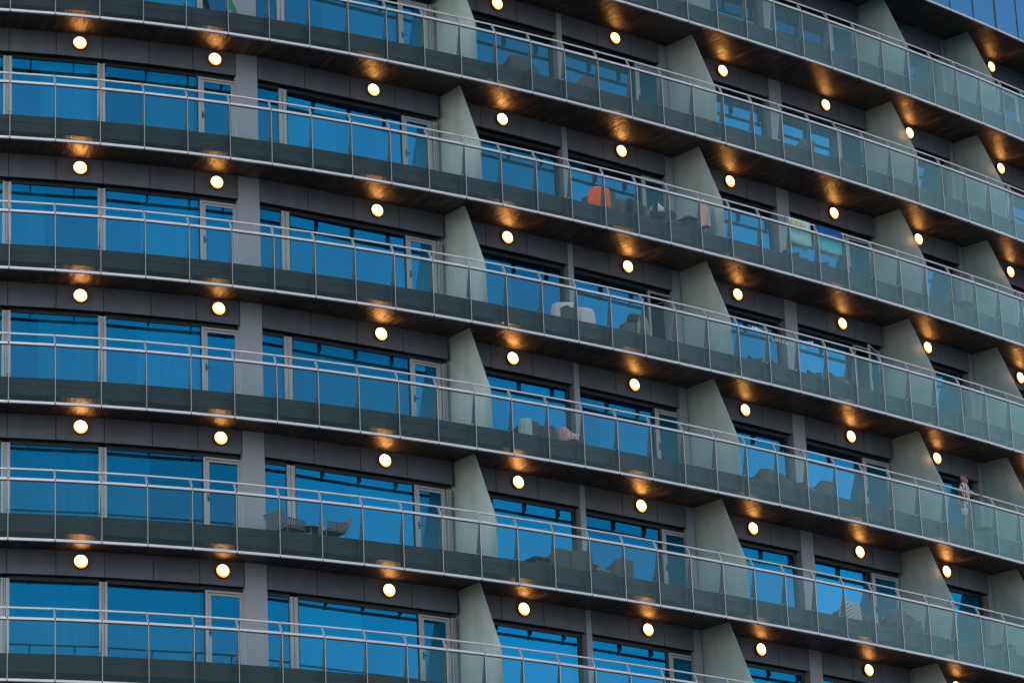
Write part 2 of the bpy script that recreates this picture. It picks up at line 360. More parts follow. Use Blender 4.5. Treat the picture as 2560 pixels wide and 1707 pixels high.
# (s0, s1, light mullion at left end, light mullion at right end)
WIN = [(-4.2, -2.0, 0, 0), (-1.80, .05, 0, .20), (.25, 2.34, 0, .18), (2.52, 4.86, 0, 0), (6.20, 6.97, 0, .21), (7.18, 10.44, 0, 0),
       (11.70, 15.10, 0, 0), (15.30, 17.87, 0, 0), (19.05, 22.40, 0, 0), (22.90, 25.21, 0, 0), (26.42, 29.56, 0, 0), (30.1, 32.4, 0, 0), (33.4, 36.0, 0, 0)]
def SH(s): return s - (.13 + .045 * s) * (.10 if s < 11.5 else .03)
DOOR = [(4.86, 5.81), (10.44, 11.30), (17.87, 18.84), (25.21, 26.20), (32.4, 33.4)]
WIN = [(SH(a), SH(c), p, q) for a, c, p, q in WIN]; DOOR = [(SH(a), SH(c)) for a, c in DOOR]
def make_window(s0, s1, ml, mrr, k):
    org = W(s0, DW(s0), HB, k); b = MB()
    frame_box(b, s0, s1, .0, .06, HT, HT + .097, k, 1); frame_box(b, s0, s1, .0, .06, H_FLR + .003, HB, k, 1)
    if s0 > 6: frame_box(b, s0, s0 + .03, .0, .06, HB, HT, k, 1)
    if mrr:     # wide composite mullion: two flanges, two recessed grooves
        e = s1 + mrr
        if mrr > .2: parts_ = ((s1, s1 + .09, -.012), (s1 + .105, e, -.012))
        else: parts_ = ((s1, s1 + .055, -.02), (s1 + .068, s1 + .108, -.005), (s1 + .12, e, -.02))
        for x0, x1, dd in parts_: frame_box(b, x0, x1, dd, .06, H_FLR + .003, HT + .03, k, 0)
        frame_box(b, s1 + .004, e - .004, .02, .065, H_FLR + .006, HT + .02, k, 1)
    else: frame_box(b, s1 - (.07 if s1 > 12 else .02), s1, .0, .06, HB, HT, k, 1)
    wo = b.build('window', [M['frame'], M['frame_dark']], building, org=org)
    pane_obj(s0, s1, k, wo)
    wd = s1 - s0
    if wd > 1.5 and rnd.random() < .9 and k < 2:
        q = rnd.random()
        if q < .4: curtain_obj(s0 + wd * rnd.uniform(.3, .5), s1 - .05, k, wo)
        elif q < .7: curtain_obj(s0 + .05, s0 + wd * rnd.uniform(.35, .6), k, wo)
        else: curtain_obj(s0 + .05, s1 - .05, k, wo)
    return wo
def make_door(s0, s1, k, opened=0):
    """aluminium balcony door: outer stiles are the thing's frame, the leaf carries the pane"""
    org = W(s0, DW(s0), HB, k); b = MB(); st = .085
    frame_box(b, s0, s0 + .062, -.012, .06, H_FLR + .003, HT, k, 0); frame_box(b, s1 - .05, s1, -.012, .06, H_FLR + .003, HT, k, 0)
    frame_box(b, s0 + .062, s1 - .05, -.012, .06, HT - .045, HT, k, 0)
    if s0 > 10 and s0 < 11:  # sliding tracks beside the partition
        for x in (11.27, 11.315, 11.36): frame_box(b, x, x + .022, -.05, .06, H_FLR + .003, HT, k, 0)
    frame_box(b, s0, s1, .0, .06, HT, HT + .097, k, 1)
    do = b.build('door', [M['frame'], M['frame_dark']], building, org=org)
    # the leaf in its own frame, hinged on the right
    hinge = W(s1 - .055, DW(s1) + .02, H_FLR + .012, k); other = W(s0 + .068, DW(s0) + .02, H_FLR + .012, k)
    v = other - hinge; wl = v.length; ang = math.atan2(v.y, v.x) + opened
    lf = MB(); Hh = HT - .05 - H_FLR - .02
    lf.box(0, .045, -.022, .022, 0, Hh); lf.box(wl - .07, wl, -.022, .022, 0, Hh); lf.box(.045, wl - .07, -.022, .022, Hh - .05, Hh); lf.box(.045, wl - .07, -.022, .022, 0, .09)
    leaf = lf.build('door_leaf', M['frame'], do); leaf.location = hinge - org; leaf.rotation_euler = (0, 0, ang)
    # pane and handle are sub-parts of the door
    pm = MB(); pm.quad(Vector((.045, 0, .09)), Vector((wl - .07, 0, .09)), Vector((wl - .07, 0, Hh - .05)), Vector((.045, 0, Hh - .05)))
    po = pm.build('pane', M['pane'], do); po.location = leaf.location; po.rotation_euler = leaf.rotation_euler
    hm = MB(); sg = 1
    hm.box(wl - .05, wl - .02, .022, .034, .93, 1.10); hm.box(wl - .12, wl - .03, .05, .066, 1.0, 1.02); hm.box(wl - .045, wl - .03, .03, .06, 1.0, 1.02)
    ho = hm.build('handle', M['metal_dark'], do); ho.location = leaf.location; ho.rotation_euler = leaf.rotation_euler
    return do
for k in KS:
    for s0, s1, a, c in WIN:
        if k >= -5: make_window(s0, s1, a, c, k)
    for s0, s1 in DOOR:
        op = 0
        if k == -2 and abs(s0 - 17.87) < .1: op = R(-62)
        if k == -2 and abs(s0 - 25.21) < .1: op = R(28)
        make_door(s0, s1, k, op)
# top storey of the picture: mirrored glazing down to the slab edge
b = MB()
for i in range(IMIN, IMAX):
    b.sbox(i + .015, i + .985, -.02, .03, .015, .06, 2, 0)
o = b.build('glazing_rail', M['alu'], building, org=W(15, 0, 0, 2))
b = MB()
for i in range(IMIN, IMAX): b.quad(W(i + .012, 0, .06, 2), W(i + .988, 0, .06, 2), W(i + .988, 0, 3.0, 2), W(i + .012, 0, 3.0, 2))
M['glz'] = m_pane('pale_blue_reflective_glass', (.13, .38, .70))
b.build('glazing', M['glz'], building, org=W(15, 0, 0, 2))
b = MB()
for i in range(IMIN + 1, IMAX): b.sbox(i - (.03 if i == 30 else .012), i + (.03 if i == 30 else .012), -.012, .08, .062, 3.0, 2)
b.build('glazing_mullion', M['frame_dark'], building, org=W(15, 0, 0, 2))
b = MB(); 
for i in range(IMIN, IMAX): b.sbox(i, i + 1, .1, .12, .3, 3.0, 2)
b.build('glazing_backing', M['room'], building, org=W(15, 0, 0, 2))

# ------------------------------------------------------------------ balcony railings, one thing per storey
RN0, RN1 = -5, 38
row_word = {1: 'topmost glass railing in view, crossing the upper right corner',
            0: 'glass railing second from the top, leaving the picture at the top left',
            -1: 'glass railing with two beach towels hung over its handrail',
            -2: 'glass railing with a white letter garland strung behind it',
            -3: 'glass railing on whose handrail a person in a striped shirt leans',
            -4: 'glass railing in front of two brown slatted armchairs',
            -5: 'lowest glass railing in view, running along the bottom edge'}
def make_railing():
    org = W(15, 0, 0, 0)
    root = empty('balcony_railing', org, 0)
    b = MB()
    for i in range(RN0, RN1):
        b.sbox(i + .014, i + .986, -.018, .052, .015, .070); 
    b.build('bottom_rail', M['alu'], root, org=org, bevel=.004)
    b = MB()
    for i in range(RN0, RN1): b.sbox(i + .014, i + .986, -.018, .030, 1.322, 1.373)
    b.build('top_rail', M['alu'], root, org=org, bevel=.004)
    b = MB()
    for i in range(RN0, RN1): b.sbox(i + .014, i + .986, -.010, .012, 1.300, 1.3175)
    b.build('shadow_line_strip', M['dark_joint'], root, org=org)  # dark strip put in as the shadow line below the top rail
    b = MB()
    for i in range(RN0, RN1):
        if i == 22: continue_ = 1
        b.tube([W(i + .010, .14, 1.61), W(i + .990, .14, 1.61)], .0205, 10)
        b.tube([W(i - .03, .14, 1.61), W(i + .03, .14, 1.61)], .017, 8)
    M['hand'] = pbr('satin_steel_tube', (.86, .84, .87), .35, .1, .05, 3)
    b.build('handrail', M['hand'], root, org=org, smooth=False)
    for i in range(RN0, RN1):
        g_ = MB(); g_.sbox(i + .010, i + .990, -.004, .006, .0705, 1.2995)
        g_.mi = [0, 0, 0, 1, 0, 1]
        g_.build('glass_panel', [M['rail_glass'], M['glass_edge']], root, org=W(i, 0, 0))
    def post(i):
        b = MB(); th = heading(i); t = Vector((math.cos(th), math.sin(th), 0)) * .006
        prof = [(.012, .06), (.15, .10), (.16, .60), (.012, .635)]
        b.prism([W(i, d, h) - t * .9 for d, h in prof], t * 1.8, m=2)
        prof = [(.012, .636), (.185, .66), (.17, .70), (.105, 1.05), (.045, 1.33), (.012, 1.38)]
        b.prism([W(i, d, h) - t for d, h in prof], t * 2, m=0)
        prof = [(.002, 1.372), (.048, 1.355), (.165, 1.60), (.118, 1.615)]
        b.prism([W(i, d, h) - t * 2.8 for d, h in prof], t * 5.6, m=1)
        b.sbox(i - .0055, i + .0055, -.0095, -.0045, .03, 1.35, m=1)
        b.sbox(i - .013, i + .013, -.008, .03, -.005, .078, m=2); b.sbox(i - .013, i + .013, -.008, .03, 1.312, 1.38, m=2)
        for q in (-.028, .028):
            b.tube([W(i + q, .10, .69), W(i + q, .125, .69)], .012, 6, m=2)
        return b.build('post', [M['fin'], M['steel'], M['dark_joint']], root, org=W(i, 0, 0))
    for i in range(RN0, RN1 + 1): post(i)
    return root
rail0 = make_railing()
for k in KS:
    r = rail0 if k == 0 else copy_tree(rail0)
    r.location = W(15, 0, 0, k)
    tag(r, row_word[k], 'railing', 'glass balcony railings')

# ------------------------------------------------------------------ wall lamps
LAMPS = [-1.54, 1.845, 5.19, 9.485, 13.25, 17.06, 20.75, 24.59, 27.88, 31.92, 35.4]
ORD = ['first', 'second', 'third', 'fourth', 'fifth', 'sixth', 'seventh', 'eighth', 'ninth']
def make_lamp():
    e = empty('wall_lamp', Vector((0, 0, 0)))
    b = MB(); b.lathe([(.001, -.001), (.158, -.001), (.163, -.02), (.158, -.052), (.146, -.056), (.146, -.040), (.001, -.040)], 'y', 28)
    b.box(-.125, -.10, -.062, -.03, -.125, -.095); b.box(.10, .125, -.062, -.03, -.125, -.095)
    b.build('ring', M['lamp_ring'], e, smooth=False)
    b = MB(); R0 = .145; b.lathe([(R0 * math.cos(t), -.045 - .062 * math.sin(t)) for t in [math.pi / 2 * i / 7 for i in range(8)]][:-1] + [(.001, -.107)], 'y', 28)
    b.build('diffuser', M['lamp'], e, smooth=True); return e
lamp0 = make_lamp()
VIS = {2: [27.88, 31.92], 1: [17.06, 20.75, 24.59, 27.88, 31.92]}
under = {2: 'under the topmost slab', 1: 'under the first balcony', 0: 'under the second balcony', -1: 'under the third balcony',
         -2: 'under the fourth balcony', -3: 'under the fifth balcony', -4: 'under the sixth balcony'}
INFRAME = {2: [31.92], 1: [13.25, 17.06, 20.75, 24.59, 27.88, 31.92], 0: [1.845, 5.19, 9.485, 13.25, 17.06, 20.75, 24.59, 27.88, 31.92], -1: None, -2: None, -3: None, -4: None}
first = True
for k in (2, 1, 0, -1, -2, -3, -4):
    n = 0
    for s in LAMPS:
        if k > 0 and s < 12: continue
        if k == 2 and s < 27: continue
        l = lamp0 if first else copy_tree(lamp0); first = False
        l.location = W(s, DF(s) - .001, .012, k); l.rotation_euler = (0, 0, heading(s))
        if s < 0: lab = 'round wall lamp just outside the left edge, %s from the top' % under[k]
        elif s > 34: lab = 'round wall lamp just outside the right edge, %s from the top' % under[k]
        elif k == 2 and s < 30:
            lab = 'unlit round wall lamp near the upper right corner, dark beside its lit neighbours'
        else: lab = 'lit round lamp %s from the left, %s from the top' % (ORD[n], under[k]); n += 1
        tag(l, lab, 'lamp', 'round wall lamps')
        if k == 2 and 27 < s < 30: dark_lamp = l
for ch in [q for q in bpy.data.objects if q.parent == dark_lamp]:
    if ch.name.startswith('diffuser'): ch.data = ch.data.copy(); ch.data.materials[0] = M['lamp_off']

# ------------------------------------------------------------------ things on the balconies
def place(root, s, d, k, rot=0): root.location = W(s, d, H_FLR + .002, k); root.rotation_euler = (0, 0, heading(s) + rot)
def shell(b, rx, ry, zf, t, z0, a0=-32, a1=212, n=22, m_out=0, m_in=1):
    """upright curved wall open towards -y; zf(angle) gives the height of its rim"""
    rows = []
    for i in range(n + 1):
        a = R(a0 + (a1 - a0) * i / n); c, s_ = math.cos(a), math.sin(a)
        # superellipse: squarer than a circle
        e = .72; X = math.copysign(abs(c) ** e, c); Y = math.copysign(abs(s_) ** e, s_)
        zt = zf(a); rows.append((Vector((X * rx, Y * ry, z0)), Vector((X * (rx + .02), Y * (ry + .02), zt)), Vector((X * (rx - t + .02), Y * (ry - t + .02), zt)), Vector((X * (rx - t), Y * (ry - t), z0))))
    for p, q in zip(rows, rows[1:]):
        b.quad(p[0], q[0], q[1], p[1], m=m_out); b.quad(p[1], q[1], q[2], p[2], m=m_out); b.quad(p[2], q[2], q[3], p[3], m=m_in); b.quad(p[3], q[3], q[0], p[0], m=m_out)
    for p in (rows[0], rows[-1]): b.quad(*p, m=m_out)
def tub_chair():
    e = empty('tub_chair', Vector((0, 0, 0)))
    b = MB(); zf = lambda a: .50 + .15 * max(0, min(1, (math.sin(a) - .05) / .55))
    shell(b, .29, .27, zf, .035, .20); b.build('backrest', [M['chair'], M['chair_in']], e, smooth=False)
    b = MB(); b.box(-.25, .25, -.27, .22, .20, .33); b.build('seat', M['chair'], e, bevel=.02)
    b = MB(); b.box(-.235, .235, -.265, .20, .331, .40); b.build('cushion', M['cushion'], e, bevel=.02)
    for x in (-.21, .21):
        for y in (-.22, .19): b = MB(); b.tube([Vector((x, y, .20)), Vector((x * 1.05, y * 1.05, 0))], [.017, .011], 8); b.build('leg', M['metal_dark'], e)
    return e
CH = tub_chair(); first_ch = [True]
G_CH = 'grey wicker tub chairs on the balconies'
def chair(s, d, k, rot, label):
    c = CH if first_ch[0] else copy_tree(CH); first_ch[0] = False
    place(c, s, d, k, R(rot)); return tag(c, label, 'chair', G_CH)
def cloth(name, mats, s, d, k, rot, a0, a1, zo, zi, label, cat, lift=.0, seed=0, top=lambda a: .50 + .15 * max(0, min(1, (math.sin(a) - .05) / .55)), group=None):
    """fabric draped over the rim of a tub chair between angles a0 and a1: hangs to zo outside and to zi inside"""
    b = MB(); n = 26; rn = random.Random(seed); ph = [rn.uniform(0, 6) for _ in range(4)]; cols = []
    for i in range(n + 1):
        a = R(a0 + (a1 - a0) * i / n); c, s_ = math.cos(a), math.sin(a); e = .72
        X = math.copysign(abs(c) ** e, c); Y = math.copysign(abs(s_) ** e, s_); t = top(a) + .012 + lift
        w1 = .012 + .011 * math.sin(i * 1.5 + ph[0]) + .006 * math.sin(i * .6 + ph[1]); zz = zo + .03 * math.sin(i * .5 + ph[2])
        def P_(r_, z): return Vector((X * (.29 + r_), Y * (.27 + r_), z))
        w1 *= 1.3; w2 = .5 * w1
        cols.append([P_(.036 + w1 * f, t - .03 + (zz - t + .03) * g_) for f, g_ in ((1.0, 1), (.98, .8), (.92, .6), (.82, .4), (.6, .2))] + [P_(.030, t - .03), P_(.015, t), P_(-.012, t + .002), P_(-.030, t - .03), P_(-.035 - w2, (zi + t) / 2), P_(-.035 - w2, zi)])
    for p, q in zip(cols, cols[1:]):
        for j in range(10): b.quad(p[j], q[j], q[j + 1], p[j + 1])
    o = b.build(name, mats, None, smooth=True)
    so = o.modifiers.new('thickness', 'SOLIDIFY'); so.thickness = .008; so.offset = 1
    place(o, s, d, k, R(rot)); return tag(o, label, cat, group)
def fab(name, c, stripes=None, c2=None, sc=30.0, axis='X'):
    m = pbr(name, c, .9, 0, .10, 14, sheen=.3)
    if c2:
        n = m.node_tree; p = [x for x in n.nodes if x.type == 'BSDF_PRINCIPLED'][0]; tc = [x for x in n.nodes if x.type == 'TEX_COORD'][0]
        wv = N(n, 'ShaderNodeTexWave', Scale=sc, Distortion=.4); wv.bands_direction = axis; n.links.new(tc.outputs['Object'], wv.inputs['Vector'])
        rp = N(n, 'ShaderNodeValToRGB'); rp.color_ramp.interpolation = 'EASE'; rp.color_ramp.elements[0].position = .4; rp.color_ramp.elements[1].position = .6
        rp.color_ramp.elements[0].color = (*c, 1); rp.color_ramp.elements[1].color = (*c2, 1)
        n.links.new(wv.outputs[0], rp.inputs[0]); n.links.new(rp.outputs[0], p.inputs['Base Color'])
    return m
M['orange'] = fab('orange_towelling', (1.0, .14, .04)); M['white'] = fab('white_towelling', (.78, .76, .84)); M['black'] = fab('black_cloth', (.018, .016, .022))
M['lilac'] = fab('lilac_cloth', (.42, .32, .62)); M['purple'] = fab('dark_purple_cloth', (.085, .075, .16)); M['mint'] = fab('pale_mint_towelling', (.50, .72, .70))
M['pinkstripe'] = fab('pink_striped_towelling', (.62, .22, .27), c2=(.80, .62, .64), sc=16); M['pattern'] = fab('white_grey_patterned_towelling', (.66, .66, .70), c2=(.30, .31, .34), sc=7, axis='DIAGONAL')
M['pink'] = fab('pale_pink_cloth', (.80, .38, .34)); M['yellow'] = fab('yellow_print', (.75, .55, .08)); M['beige'] = fab('beige_cloth', (.34, .33, .30)); M['paleaqua'] = fab('pale_aqua_towelling', (.47, .72, .72))
M['blue_d'] = fab('blue_cloth', (.03, .10, .25)); M['green'] = fab('green_foam', (.0, .16, .08))

# second storey (k = 0)
chair(13.25, 1.0, 0, 175, 'grey tub chair alone behind the second railing from the top, right of the first partition')
chair(13.85, 1.30, 0, 120, 'low grey tub chair half hidden beside another one, second railing from the top')
chair(15.45, 1.15, 0, 200, 'grey tub chair just right of the narrow wall pillar, second railing from the top')
chair(22.85, 1.1, 0, 190, 'grey round-backed tub chair far right behind the second railing from the top')
chair(28.25, 1.15, 1, 60, 'dark tub chair behind the topmost railing, nearest the upper right corner')
# third storey (k = -1)
_oc = chair(15.55, .90, -1, 185, 'grey tub chair with an orange towel thrown over its back')
cloth('orange_towel', M['orange'], 15.55, .90, -1, 185, 12, 92, .12, .38, 'bright orange towel draped over the back of a grey tub chair', 'towel', lift=.03, seed=3)
_oc.scale = (1.35, 1.1, 1.0); bpy.data.objects['orange_towel'].scale = (1.35, 1.1, 1.0)
chair(16.30, 1.15, -1, 120, 'grey tub chair between the orange towel and the black clothes')
chair(16.75, .95, -1, 70, 'tub chair buried under black and purple clothes')
cloth('black_clothes', M['black'], 16.75, .95, -1, 70, 0, 190, .22, .30, 'heap of black clothes drying over a tub chair beside the orange towel', 'clothes', lift=.03, seed=5)
cloth('purple_shirt', M['purple'], 16.72, .95, -1, 70, 70, 130, .50, .50, 'dark purple shirt lying on top of the heap of black clothes', 'shirt', lift=.045, seed=6)
chair(17.55, .85, -1, 75, 'brown-grey tub chair with a small lilac cloth on its rim')
cloth('dark_swimwear', M['black'], 17.50, .85, -1, 75, 110, 215, .30, .34, 'dark swimwear hanging on a tub chair left of the lilac cloth', 'clothes', lift=.015, seed=8)
cloth('lilac_cloth', M['lilac'], 17.55, .85, -1, 75, 55, 110, .55, .52, 'small lilac cloth over a tub chair rim, next to dark swimwear', 'cloth', lift=.035, seed=9)
cloth('white_cap_cloth', M['white'], 17.45, .85, -1, 75, 150, 176, .44, .46, 'crumpled white cloth between dark swimwear and the door frame', 'cloth', lift=.03, seed=10)
def side_table(s, d, k, w_, dp, h_, label):
    e = empty('side_table', Vector((0, 0, 0))); b = MB()
    b.box(-w_, w_, -dp, dp, h_ - .03, h_); b.build('table_top', M['chair'], e, bevel=.006)
    for x in (-w_ + .03, w_ - .03):
        for y in (-dp + .03, dp - .03): b = MB(); b.tube([Vector((x, y, h_ - .03)), Vector((x * 1.08, y * 1.08, 0))], .014, 6); b.build('leg', M['metal_dark'], e)
    b = MB(); b.box(-w_ + .03, w_ - .03, -dp + .03, dp - .03, .14, h_ - .10); b.build('shelf_box', M['chair_in'], e)
    place(e, s, d, k); return tag(e, label, 'table')
side_table(18.55, .95, -1, .27, .2, .62, 'dark square side table left of the pink folded parasol')
def folded_parasol(s, d, k):
    e = empty('folded_parasol', Vector((0, 0, 0))); b = MB(); n = 20; rings = []
    prof = [(.012, 1.42), (.035, 1.34), (.07, 1.15), (.10, .95), (.125, .75), (.14, .55), (.15, .42)]
    for r_, z in prof:
        rings.append([Vector(((r_ * (1 + .28 * math.cos(6 * 2 * math.pi * j / n))) * math.cos(2 * math.pi * j / n), (r_ * (1 + .28 * math.cos(6 * 2 * math.pi * j / n))) * math.sin(2 * math.pi * j / n), z)) for j in range(n)])
    for p, q in zip(rings, rings[1:]):
        for j in range(n): b.quad(p[j], p[(j + 1) % n], q[(j + 1) % n], q[j])
    b.build('canopy', M['pink'], e, smooth=True)
    b = MB(); b.tube([Vector((0, 0, 0)), Vector((0, 0, 1.46))], .014, 8); b.build('pole', M['frame'], e)
    b = MB(); b.lathe([(.001, .05), (.16, .05), (.18, .02), (.18, 0), (.001, 0)], 'z', 20); b.build('foot', M['metal_dark'], e)
    place(e, s, d, k); e.scale = (.85, .85, .72); return tag(e, 'pale pink folded parasol standing beside the second partition wall', 'parasol')
folded_parasol(18.62, .52, -1)
chair(22.35, 1.15, -1, 30, 'dark tub chair seen below the mint towel')
chair(22.95, 1.25, -1, 10, 'dark tub chair seen between the mint towel and the blue towel')
chair(23.50, 1.15, -1, 20, 'dark tub chair seen below the blue beach towel')
# towels over the handrail
def rail_towel(s0, s1, k, zf, zb, mats, label, marks=0, seed=0, f2=None):
    """towel folded over the round handrail: front flap to zf (towards the glass), back flap to zb"""
    rn = random.Random(seed); b = MB(); n = 18; cols = []
    o3 = W((s0 + s1) / 2, .14, 1.61, k)
    for i in range(n + 1):
        s = s0 + (s1 - s0) * i / n; w1 = .012 * math.sin(i * .9 + seed) + .006 * math.sin(i * 2.1); sg = .03 * math.sin(math.pi * i / n)
        c = [W(s, .245 + w1, zb + sg * 1.5, k), W(s, .215 + w1 * .6, (zb + 1.6) / 2, k), W(s, .175, 1.60, k)]
        c += [W(s, .14 + .031 * math.cos(t), 1.61 + .031 * math.sin(t), k) for t in (.4, 1.2, 1.9, 2.7)]
        for f in (.06, .25, .42, .6, .8, 1.0): c.append(W(s, .105 - .02 * f + w1 * f * .5, 1.60 + (zf - sg * .8 - 1.60) * f, k))
        cols.append(c)
    for p, q in zip(cols, cols[1:]):
        for j in range(len(p) - 1):
            m = 0
            if j <= 1: m = 1
            if f2 and j > 6: m = f2[min(j - 7, len(f2) - 1)]
            b.quad(p[j], q[j], q[j + 1], p[j + 1], m=m)
    t = b.build('beach_towel', mats, None, org=o3, smooth=True)
    so = t.modifiers.new('thickness', 'SOLIDIFY'); so.thickness = .006; so.offset = 0
    tag(t, label, 'towel', 'beach towels over the handrail'); return t, o3
def gradient_mat(name, stops, z0, z1):
    m, n, o = newmat(name); p = N(n, 'ShaderNodeBsdfPrincipled', Roughness=.9)
    tc = N(n, 'ShaderNodeTexCoord'); sp = N(n, 'ShaderNodeSeparateXYZ'); n.links.new(tc.outputs['Object'], sp.inputs[0])
    ns = N(n, 'ShaderNodeTexNoise', Scale=14.0, Detail=4.0); n.links.new(tc.outputs['Object'], ns.inputs['Vector'])
    ma = N(n, 'ShaderNodeMath', operation='MULTIPLY_ADD'); ma.inputs[1].default_value = .12; n.links.new(ns.outputs[0], ma.inputs[0]); n.links.new(sp.outputs[2], ma.inputs[2])
    mr = N(n, 'ShaderNodeMapRange'); mr.inputs[1].default_value = z0 + .06; mr.inputs[2].default_value = z1 + .06; n.links.new(ma.outputs[0], mr.inputs[0])
    rp = N(n, 'ShaderNodeValToRGB'); r = rp.color_ramp
    r.elements[0].position = stops[0][0]; r.elements[0].color = (*stops[0][1], 1); r.elements[1].position = stops[-1][0]; r.elements[1].color = (*stops[-1][1], 1)
    for q, c in stops[1:-1]: e = r.elements.new(q); e.color = (*c, 1)
    n.links.new(mr.outputs[0], rp.inputs[0]); n.links.new(rp.outputs[0], p.inputs['Base Color']); n.links.new(p.outputs[0], o.inputs[0]); return m
M['seatowel'] = gradient_mat('sea_blue_printed_towelling', [(0, (.80, .95, .95)), (.05, (.10, .75, .82)), (.45, (.005, .45, .60)), (.72, (.0, .12, .42)), (1, (.0, .055, .28))], -.62, .03)
t1, o1 = rail_towel(21.10, 21.85, -1, .985, .90, [M['paleaqua'], M['mint']], 'pale aqua towel with yellow print hung over the handrail', seed=1)
# printed marks of the towel: little yellow and white shapes near its fold
for (f, z, r_, mk) in ((.12, -.035, .045, 'yellow'), (.36, -.06, .05, 'yellow'), (.58, -.075, .048, 'yellow'), (.80, -.085, .04, 'white')):
    s = 21.10 + .75 * f; ring = []
    for i in range(24):   # a lobed little figure
        a = 2 * math.pi * i / 24; rr = r_ * (1 + .22 * math.cos(3 * a)); ring.append(W(s + rr * math.cos(a) / L, .0735, 1.55 + z + rr * 1.5 * math.sin(a), -1))
    b = MB(); b.prism(ring, (W(s, .078, 0) - W(s, .0735, 0))); b.build('print', M[mk], t1, org=o1).location = (0, 0, 0)
t2, o2 = rail_towel(22.06, 22.96, -1, 1.0, .90, [M['seatowel'], M['white']], 'deep blue to turquoise beach towel hung over the handrail', seed=4)
# fourth storey (k = -2)
chair(14.50, 1.15, -2, 150, 'tub chair with a white towel crumpled over its back')
cloth('white_towel', M['white'], 14.50, 1.15, -2, 150, 20, 75, .20, .45, 'white towel crumpled over the left one of two neighbouring tub chairs', 'towel', lift=.04, seed=12)
cloth('white_towel', M['white'], 14.50, 1.15, -2, 150, 75, 140, .58, .50, 'narrow white towel end trailing over the same chair back', 'towel', lift=.04, seed=13)
chair(15.05, 1.25, -2, 165, 'tub chair fully covered by a smooth white towel')
cloth('white_towel', M['white'], 15.05, 1.25, -2, 165, 60, 190, .18, .40, 'smooth white towel over the right one of two neighbouring tub chairs', 'towel', lift=.04, seed=14)
chair(16.45, .95, -2, 185, 'tub chair covered with a beige cloth and a black garment')
cloth('beige_cloth', M['beige'], 16.45, .95, -2, 185, 70, 190, .20, .40, 'beige cloth over a tub chair, its left half under a black garment', 'cloth', lift=.02, seed=15)
cloth('black_garment', M['black'], 16.45, .95, -2, 185, 20, 90, .50, .40, 'black garment beside the beige cloth on the same tub chair', 'clothes', lift=.035, seed=16)
chair(20.95, 1.25, -2, 20, 'dark tub chair under the left part of the letter garland')
chair(21.70, 1.30, -2, 40, 'dark tub chair under the right part of the letter garland')
chair(23.00, 1.20, -2, 20, 'dark tub chair just right of the wide pillar on the fourth balcony')
chair(23.65, 1.15, -2, 40, 'dark tub chair near the opened glass door')
# fifth storey (k = -3)
chair(13.25, 1.25, -3, 185, 'tub chair with a pale mint towel over its back')
cloth('mint_towel', M['mint'], 13.25, 1.25, -3, 185, 20, 85, .22, .42, 'pale mint towel folded over the back of a tub chair', 'towel', lift=.03, seed=20)
chair(13.85, 1.35, -3, 150, 'tub chair right behind the one with the mint towel')
chair(14.55, 1.30, -3, 80, 'tub chair with a pink striped towel over its back')
cloth('pink_striped_towel', M['pinkstripe'], 14.55, 1.30, -3, 80, 70, 205, .36, .42, 'pink striped towel hanging over a tub chair', 'towel', lift=.035, seed=21)
cloth('printed_cloth', M['yellow'], 14.58, 1.30, -3, 80, 60, 110, .28, .42, 'small yellow printed cloth under the pink striped towel', 'cloth', lift=.018, seed=22)
chair(20.75, 1.25, -3, 180, 'grey tub chair first right of the second partition on the fifth balcony')
chair(21.40, 1.30, -3, 90, 'low grey tub chair in the middle of the fifth balcony')
chair(22.05, 1.15, -3, 20, 'black-looking tub chair in front of the wide pillar on the fifth balcony')
chair(22.72, 1.15, -3, 180, 'dark round tub chair just right of the wide pillar on the fifth balcony')
side_table(28.95, 1.1, -3, .25, .25, .52, 'low dark box table right of the person leaning on the handrail')
side_table(28.95, 1.1, -1, .25, .25, .62, 'low dark box table far right behind the railing with beach towels')
# sixth storey (k = -4)
side_table(13.35, 1.10, -4, .26, .26, .40, 'dark table edge left of the square-backed chair on the sixth balcony')
chair(13.90, 1.10, -4, 190, 'square-backed grey tub chair, leftmost chair between first partition and narrow pillar')
chair(14.45, 1.00, -4, 170, 'grey tub chair touching the square-backed one on its right')
chair(15.15, 1.25, -4, 10, 'dark tub chair standing in front of the narrow pillar on the sixth balcony')
chair(15.75, 1.10, -4, 180, 'grey tub chair just right of the narrow pillar on the sixth balcony')
chair(23.30, 1.20, -4, 180, 'tub chair under a white and grey patterned towel')
cloth('patterned_towel', M['pattern'], 23.30, 1.20, -4, 180, 10, 170, .20, .42, 'white and grey patterned towel spread over a tub chair', 'towel', lift=.04, seed=30)
chair(23.90, 1.25, -4, 70, 'brown round tub chair right of the patterned towel')
chair(24.85, 1.05, -4, 170, 'tub chair under a dark purple blanket')
cloth('purple_blanket', M['purple'], 24.85, 1.05, -4, 170, 20, 150, .30, .40, 'dark purple blanket sliding off a tub chair', 'blanket', lift=.04, seed=31)
cloth('white_cloth', M['white'], 25.10, 1.10, -4, 80, 20, 75, .52, .50, 'white cloth between the purple blanket and the door frame', 'cloth', lift=.0, seed=32)
chair(25.45, 1.05, -4, 85, 'grey tub chair against the third partition, beside the purple blanket')
side_table(29.3, 1.1, -4, .25, .25, .52, 'low dark table at the far right of the sixth balcony')

